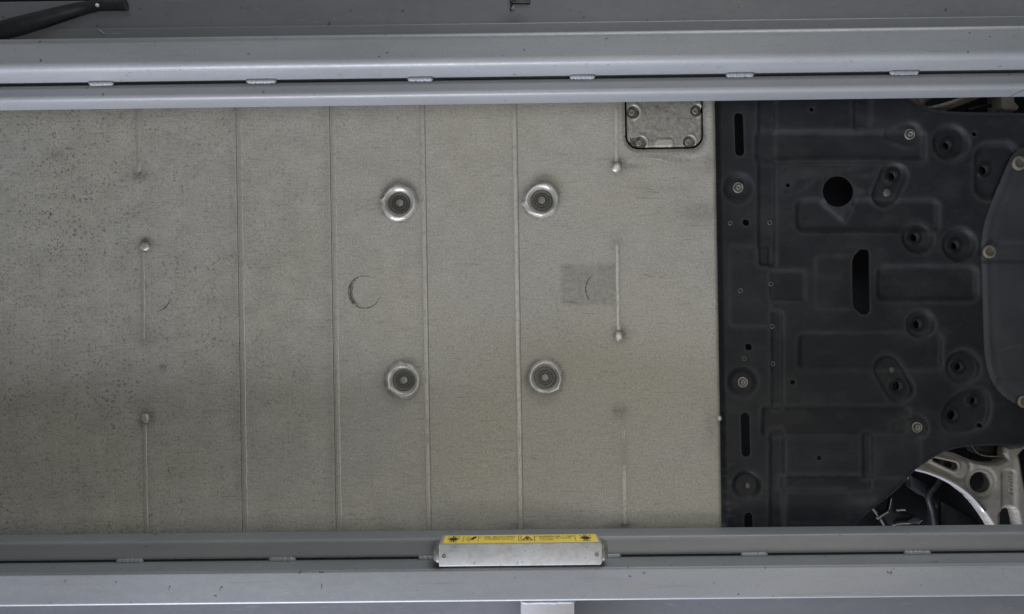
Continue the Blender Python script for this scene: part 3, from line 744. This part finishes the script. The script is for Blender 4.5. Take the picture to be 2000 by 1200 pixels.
# dark works inside the lower cut-out: bracket, hoses, ribs, tyre well
def Lp(pts, z): return [L(x, y, z) for (x, y) in pts]
br = prism('bracket', [L(x, y, 1.60)[:2] for (x, y) in [(1713, 1013), (1735, 999), (1741, 972), (1746, 990), (1757, 997), (1772, 1003), (1790, 1008), (1802, 1017), (1794, 1023), (1770, 1025), (1744, 1027), (1728, 1023)]], .095, .112, M_INNER, car, .003)
tube('bracket_highlight', spline(Lp([(1713, 1013), (1724, 1006), (1735, 999)], 1.592), 6), lambda i: .0026 - .00005 * i, M_PLATED, br, 8)  # pale tubes stand in for the highlights along the bracket's edges
tube('bracket_highlight', spline(Lp([(1736, 998), (1739, 986), (1741, 974)], 1.592), 5), .0009, M_PLATED, br, 6)
tube('bracket_highlight', spline(Lp([(1744, 1026), (1756, 1023), (1778, 1022)], 1.592), 6), .0017, M_PLATED, br, 8)
tube('bracket_highlight', spline(Lp([(1752, 997), (1760, 996), (1768, 996)], 1.592), 5), .0020, M_PLATED, br, 8)
tube('bracket_highlight', spline(Lp([(1793, 1023), (1797, 1020), (1801, 1016)], 1.592), 4), .0010, M_PLATED, br, 6)
prism('bracket_pad', [L(x, y, 1.595)[:2] for (x, y) in [(1768, 1018), (1785, 1009), (1792, 1010), (1800, 1016), (1792, 1022), (1770, 1023)]], .091, .097, M_SHIELD2, br, .002)
tube('brake_hose', spline(Lp([(1846, 850), (1836, 930), (1815, 965), (1822, 1000), (1832, 1060)], 1.66), 10), .008, M_INNER, car, 12)
tube('wiring_loom', spline(Lp([(1760, 915), (1800, 950), (1830, 985), (1880, 1010), (1930, 1050)], 1.69), 10), .011, M_INNER, car, 12)
tube('wiring_loom', spline(Lp([(1700, 985), (1716, 1005), (1730, 1030), (1735, 1060)], 1.60), 8), .006, M_INNER, car, 10)
prism('inner_liner', [L(x, y, 1.68)[:2] for (x, y) in [(1775, 925), (1812, 945), (1815, 972), (1800, 968), (1778, 952)]], .175, .20, M_INNER, car, .004)
prism('inner_liner', [L(x, y, 1.67)[:2] for (x, y) in [(1835, 975), (1905, 1012), (1925, 1070), (1835, 1070)]], .165, .22, M_INNER, car, .006)
prism('bump_stop', [L(x, y, 1.62)[:2] for (x, y) in [(1905, 868), (1964, 868), (1962, 892), (1935, 894), (1912, 886)]], .125, .16, M_INNER, car, .004)
tube('bump_stop_rim', spline(Lp([(1898, 872), (1912, 887), (1936, 892), (1962, 890)], 1.606), 6), .0016, M_CASTD, car, 8)
tube('upper_brake_hose', spline(Lp([(1890, 216), (1915, 210), (1935, 207), (1950, 208)], 1.60), 6), .004, M_INNER, car, 8)

# ================================================================== STEEL RAILS
def rrect_prof(y0, y1, z0, z1, r, seg=6, eps=0.0012):
    out = []
    for (cy, cz, a0) in ((y1 - r, z1 - r, 0), (y0 + r, z1 - r, 90), (y0 + r, z0 + r, 180), (y1 - r, z0 + r, 270)):
        s = math.radians(a0); e = math.radians(a0 + 90)
        pre = (cy + r * math.cos(s) + eps * math.sin(s), cz + r * math.sin(s) - eps * math.cos(s))
        out.append(pre)
        for k in range(seg + 1):
            a = s + (e - s) * k / seg; out.append((cy + r * math.cos(a), cz + r * math.sin(a)))
        out.append((cy + r * math.cos(e) - eps * math.sin(e), cz + r * math.sin(e) + eps * math.cos(e)))
    return out
def rail_bar(name, prof, x0, x1, mat, parent, y_of=None, seed=0):
    rs = random.Random(seed); n = 40; V = []; F = []; m = len(prof)
    off = [0.0] * (n + 1)
    for i in range(n + 1):
        x = x0 + (x1 - x0) * i / n
        for (y, z) in prof: V.append((x, y, z))
    for i in range(n):
        for j in range(m):
            k = (j + 1) % m; F.append((i * m + j, (i + 1) * m + j, (i + 1) * m + k, i * m + k))
    F.append(tuple(range(m))); F.append(tuple(n * m + j for j in reversed(range(m))))
    return mesh_obj(name, V, F, mat, parent, True, 40)
def weld(parent, x, y, z, ln, ry, rz, seed, mat=M_WELD):
    rs = random.Random(seed); n = 26; m = 10; V = []; F = []
    a = [rs.uniform(.90, 1.08) for _ in range(n + 1)]; b = [rs.uniform(-.07, .07) for _ in range(n + 1)]
    for i in range(n + 1):
        t = i / n; e = min(1.0, (min(t, 1 - t) * 12 + .10)) ** .5; s = a[i] * e
        rip = 1 + .05 * math.sin(i * 1.3)
        for j in range(m):
            q = 2 * math.pi * j / m
            V.append((x + (t - .5) * ln, y + (ry * s * rip * math.cos(q)) + b[i] * ry, z + rz * s * math.sin(q)))
    for i in range(n):
        for j in range(m):
            k = (j + 1) % m; F.append((i * m + j, (i + 1) * m + j, (i + 1) * m + k, i * m + k))
    F.append(tuple(range(m))); F.append(tuple(n * m + j for j in reversed(range(m))))
    return mesh_obj('weld_bead', V, F, mat, parent, True, 70)
ZA0, ZB0, ZB1 = 1.34, 1.40, 1.46

# --- rail along the photo's upper edge
RT = -0.0135
top = empty('steel_rail', 'grey painted twin-tube steel rail with bright inner edges, along the upper edge', 'steel rail', (0, 0, 0), RT)
rail_bar('outer_tube', rrect_prof(-.532, -.4725, ZA0, ZB1, .013), -1.7, 1.7, M_RAIL, top)
xe = (2012 - CX) * 1.40 / 1500
rail_bar('inner_tube', rrect_prof(-.4685, -.4378, ZB0, ZB1, .0095), -1.7, xe, M_RAIL, top)
rail_bar('inner_tube', rrect_prof(-.4685, -.4378, ZB0 + .001, ZB1, .0095), xe + .004, 1.7, M_RAIL, top)
rail_bar('flange_bar', rrect_prof(-.580, -.5335, 1.425, 1.445, .002, 2), -1.7, 1.7, M_RAILD, top)
rail_bar('side_plate', rrect_prof(-.648, -.560, 1.462, 1.470, .0015, 2), -1.7, 1.7, M_RAILD, top)
rail_bar('gap_shade_backing', rrect_prof(-.80, -.650, 1.50, 1.53, .004, 2), -1.7, 1.7, M_INNER, top)  # dark sheet added as the shade of the gap beyond the plate
def rx(px, z): return (px - CX) * z / 1500
for k, px in enumerate((-118, 201, 515, 827, 1145, 1454, 1776, 2090)):
    weld(top, rx(px, 1.395), -.4702, 1.4012, .044 + .012 * random.Random(k).random(), .0054, .0056, 500 + k)
for k, px in enumerate((545, 872, 1146, 1423, 1762)):
    weld(top, rx(px, 1.46), -.581, 1.455, .020, .0035, .004, 520 + k)

# --- rail along the photo's lower edge
RB = -0.0103
bot = empty('steel_rail', 'grey painted twin-tube steel rail carrying the yellow-labelled sensor, along the lower edge', 'steel rail', (0, 0, 0), RB)
rail_bar('outer_tube', rrect_prof(.4070, .4652, ZA0, ZB1, .0045), -1.7, 1.7, M_RAIL, bot)
rail_bar('inner_tube', rrect_prof(.3685, .4038, ZB0, ZB1, .0055), -1.7, 1.7, M_RAIL, bot)
rail_bar('side_plate', rrect_prof(.468, .62, 1.452, 1.462, .0015, 2), -1.7, 1.7, M_RAILD_SHADE, bot)
for k, px in enumerate((-70, 246, 545, 838, 1183, 1470, 1790, 2100)):
    weld(bot, rx(px, 1.395), .4054, 1.4010, .050, .0058, .0060, 540 + k, M_RAIL)
# short post welded to the outer face
p0, p1 = rx(1012, 1.36), rx(1116, 1.36)
rail_bar_post = box('cross_post', p0, p1, .4675, .75, 1.352, 1.45, M_POST, bot, .004)
weld(bot, (p0 + p1) / 2, .4680, 1.3500, p1 - p0 + .003, .0052, .0055, 570)

# ================================================================== LIGHT SENSOR on the lower rail
sen = empty('light_sensor', 'narrow grey metal sensor box with yellow warning label on the lower rail', 'sensor', (0, 0, 0), RB)
bx0, bx1, by0, by1, bz0, bz1 = -.1312, .1528, .3622, .4010, 1.335, 1.394
hous = prism('housing', [(bx0 + .001, by0), (bx1 - .004, by0), (bx1, by0 + .003), (bx1, by1 - .004), (bx1 - .003, by1), (bx0 + .001, by1), (bx0, by1 - .001), (bx0, by0 + .002)], bz0, bz1, M_BOX, sen, .0013)
for x in (bx0 + .0085, bx1 - .0095):
    lathe('screw', (x, .3835, bz0), [(3.6, .8), (3.5, -.5), (2.9, -.9), (2.0, -.8), (1.7, .6), (.3, .6)], [M_SOCKET, M_VOID], hous, 16, fm=[0, 0, 0, 1, 1, 1])
yl = by0 - .0006
lx0, lx1, lz0, lz1 = bx0 + .0065, bx1 - .0050, bz0 + .0045, bz1 - .0035
lab = box('warning_label', lx0, lx1, yl, by0 + .0004, lz0, lz1, M_YEL, hous, .0002)
# printed marks: quads on the label's face, (s along x in m, t = 0 at the camera side .. 1 deep)
PV = {0: ([], []), 1: ([], [])}
def q_(pts, m=0):
    V, F = PV[m]; b = len(V)
    for (s, t) in pts: V.append((s, yl - .0003, lz0 + (lz1 - lz0) * t))
    F.append(tuple(range(b, b + len(pts))))
def bar(s0, s1, t0, t1, m=0): q_([(s0, t0), (s1, t0), (s1, t1), (s0, t1)], m)
def sx(px, t=.5): return lx0 + (px - 860.5) / (1168.5 - 860.5) * (lx1 - lx0)
rs = random.Random(11)
def burst(px):                                   # starburst emblem
    c = sx(px); H = .34
    n = 24; q_([(c + .0048 * math.cos(2 * math.pi * k / n), .5 + .17 * math.sin(2 * math.pi * k / n)) for k in range(n)])
    for k in range(12):
        a = 2 * math.pi * k / 12 + .13; ca, sa = math.cos(a), math.sin(a); L_ = (1.0, .78, .88)[k % 3]
        r0, r1 = .45, L_
        pa = (c + .0108 * r0 * ca, .5 + H * r0 * sa); pb = (c + .0108 * r1 * ca, .5 + H * r1 * sa)
        wx, wt = -.0013 * sa, .042 * ca
        q_([(pa[0] - wx, pa[1] - wt), (pb[0] - wx * .6, pb[1] - wt * .6), (pb[0] + wx * .6, pb[1] + wt * .6), (pa[0] + wx, pa[1] + wt)])
    bar(c - .0075, c + .0075, .12, .17); bar(c - .0045, c + .0045, .86, .90); bar(c - .0105, c - .0070, .76, .82); bar(c + .0070, c + .0105, .76, .82)
burst(880); burst(1145)
for px in (899.5, 929.5, 1011, 1015.5, 1042.5, 1124): bar(sx(px) - .00055, sx(px) + .00055, .12, .88, 0 if px > 1000 and px < 1050 else 1)
# hand emblem: a sleeve, palm and a beam
q_([(sx(912), .45), (sx(919), .38), (sx(925), .62), (sx(926), .82), (sx(920), .80), (sx(916), .62)])
bar(sx(909), sx(918), .46, .54); bar(sx(904.5), sx(908), .36, .44, 1); bar(sx(904.5), sx(906), .56, .66, 1); bar(sx(907), sx(911), .70, .76, 1); bar(sx(908), sx(914), .24, .30, 1)
# triangle emblem
a_, b__, c_ = sx(1018), sx(1028), sx(1038)
for (p, q) in (((a_, .28), (b__, .84)), ((b__, .84), (c_, .28))):
    q_([(p[0] - .0008, p[1]), (p[0] + .0010, p[1]), (q[0] + .0010, q[1]), (q[0] - .0008, q[1])])
bar(a_, c_, .25, .32); bar(b__ - .0020, b__ + .0020, .40, .66); bar(b__ - .0042, b__ + .0042, .46, .52)
def textrow(p0, p1, t, th, wt):
    s = sx(p0); e = sx(p1)
    while s < e:
        wd = rs.uniform(.0012, .0022)
        if rs.random() < .14: s += .0018; continue
        k = rs.random(); m = 0 if rs.random() < wt else 1
        bar(s, s + .0005, t, t + th, m)
        if k < .55: bar(s + .0004, s + wd, t + th * .8, t + th, m)
        if k > .3: bar(s + .0004, s + wd, t, t + th * .2, m)
        if k < .7: bar(s + wd - .0005, s + wd, t + th * .2, t + th, m)
        s += wd + .0007
textrow(941, 1002, .64, .17, .7); textrow(942, 998, .38, .15, .35)
textrow(1052, 1121, .66, .16, .75); textrow(1052, 1114, .44, .14, .55); textrow(1054, 1080, .22, .12, .3); textrow(931, 935, .7, .1, .3); textrow(1045, 1048, .7, .1, .3)
for m, mt in ((0, M_PRINT), (1, M_PRINT2)):
    V, F = PV[m]; mesh_obj('label_print', V, F, mt, lab, False)['kind'] = 'stuff'
# rounded end caps and cable gland
def endcap(x, sgn):
    V = []; n = 20
    prof = [(0, 1.0), (.0045, 1.0), (.0058, .93), (.0092, .86), (.0112, .70)]
    F = []
    for i, (dx, s) in enumerate(prof):
        for j in range(n):
            a = 2 * math.pi * j / n
            V.append((x + sgn * dx, .3835 + .0165 * s * math.copysign(abs(math.cos(a)) ** .6, math.cos(a)), 1.366 + .027 * s * math.copysign(abs(math.sin(a)) ** .6, math.sin(a))))
    for i in range(len(prof) - 1):
        for j in range(n):
            k = (j + 1) % n; f = (i * n + j, i * n + k, (i + 1) * n + k, (i + 1) * n + j); F.append(f if sgn > 0 else f[::-1])
    c = tuple((len(prof) - 1) * n + j for j in range(n)); F.append(c if sgn > 0 else c[::-1])
    mesh_obj('end_cap', V, F, M_GLAND, sen, True, 40)
endcap(bx0 - .0002, -1); endcap(bx1 + .0002, 1)
# ================================================================== HOSE AND CLIP at the top
hose = empty('rubber_hose', 'black rubber hose with a white tie ending behind the upper rail', 'hose', (-.82, -.60, 1.43), 0)
hx_, hy_, hz_ = hose.location
def rel(px, py, z): p = W(px, py, z); return (p[0] - hx_, p[1] - hy_, p[2] - hz_)
hp = spline([rel(-160, 104, 1.42), rel(-60, 78, 1.42), (rel(0, 61, 1.42)), rel(60, 45, 1.42), rel(120, 28, 1.425), rel(165, 16, 1.43), rel(200, 10, 1.43)], 8)
nh = len(hp)
tube('hose_body', hp, lambda i: .0165 - .0075 * max(0, (i - nh * .45) / (nh * .55)), M_RUBBER, hose, 18)
tube('sleeve', spline([rel(184, 12, 1.43), rel(215, 11, 1.43), rel(247, 11, 1.43)], 6), .0098, M_RUBBER, hose, 16)
lathe('cable_tie', rel(189.5, 10.5, 1.4195), [(3.2, 2), (3.0, -1.0), (2.2, -1.8), (.4, -2.0)], M_WHITE, hose, 12)
tube('cable_tie', [rel(187, 1 + 24 * k / 8, 1.43 - .0106 * math.sin(math.pi * k / 8)) for k in range(9)], .0009, M_RUBBER, hose, 8)

clip = empty('cable_clip', 'small dark bracket with a short bolt at the upper edge', 'bracket', W(1000, 0, 1.455), 0)
kx, ky, kz = clip.location
def relc(px, py, z): p = W(px, py, z); return (p[0] - kx, p[1] - ky, p[2] - kz)
a = relc(996, -14, 1.44); b = relc(1036, 6, 1.44)
box('clip_plate', a[0], b[0], a[1], b[1], -.014, -.008, M_RUBBER, clip, .001)
tube('bolt_shank', [relc(999.5, 2, 1.44), relc(998.5, 21, 1.452)], .0021, M_RUBBER, clip, 10)
lathe('bolt_nut', relc(1001.5, 15, 1.448), [(4.6, 3), (4.4, -1), (3.0, -2), (.5, -2)], M_POST, clip, 6)

# a pale scrape on the flange beside the hose
def rt(px, py, z):
    p = W(px, py, z); c, q = math.cos(RT), math.sin(RT); return (c * p[0] + q * p[1], -q * p[0] + c * p[1])
prism('scrape', [rt(190, 57, 1.424), rt(193, 57.5, 1.424), rt(205, 66, 1.424), rt(203, 67, 1.424)], 1.4243, 1.4256, M_POST, top)
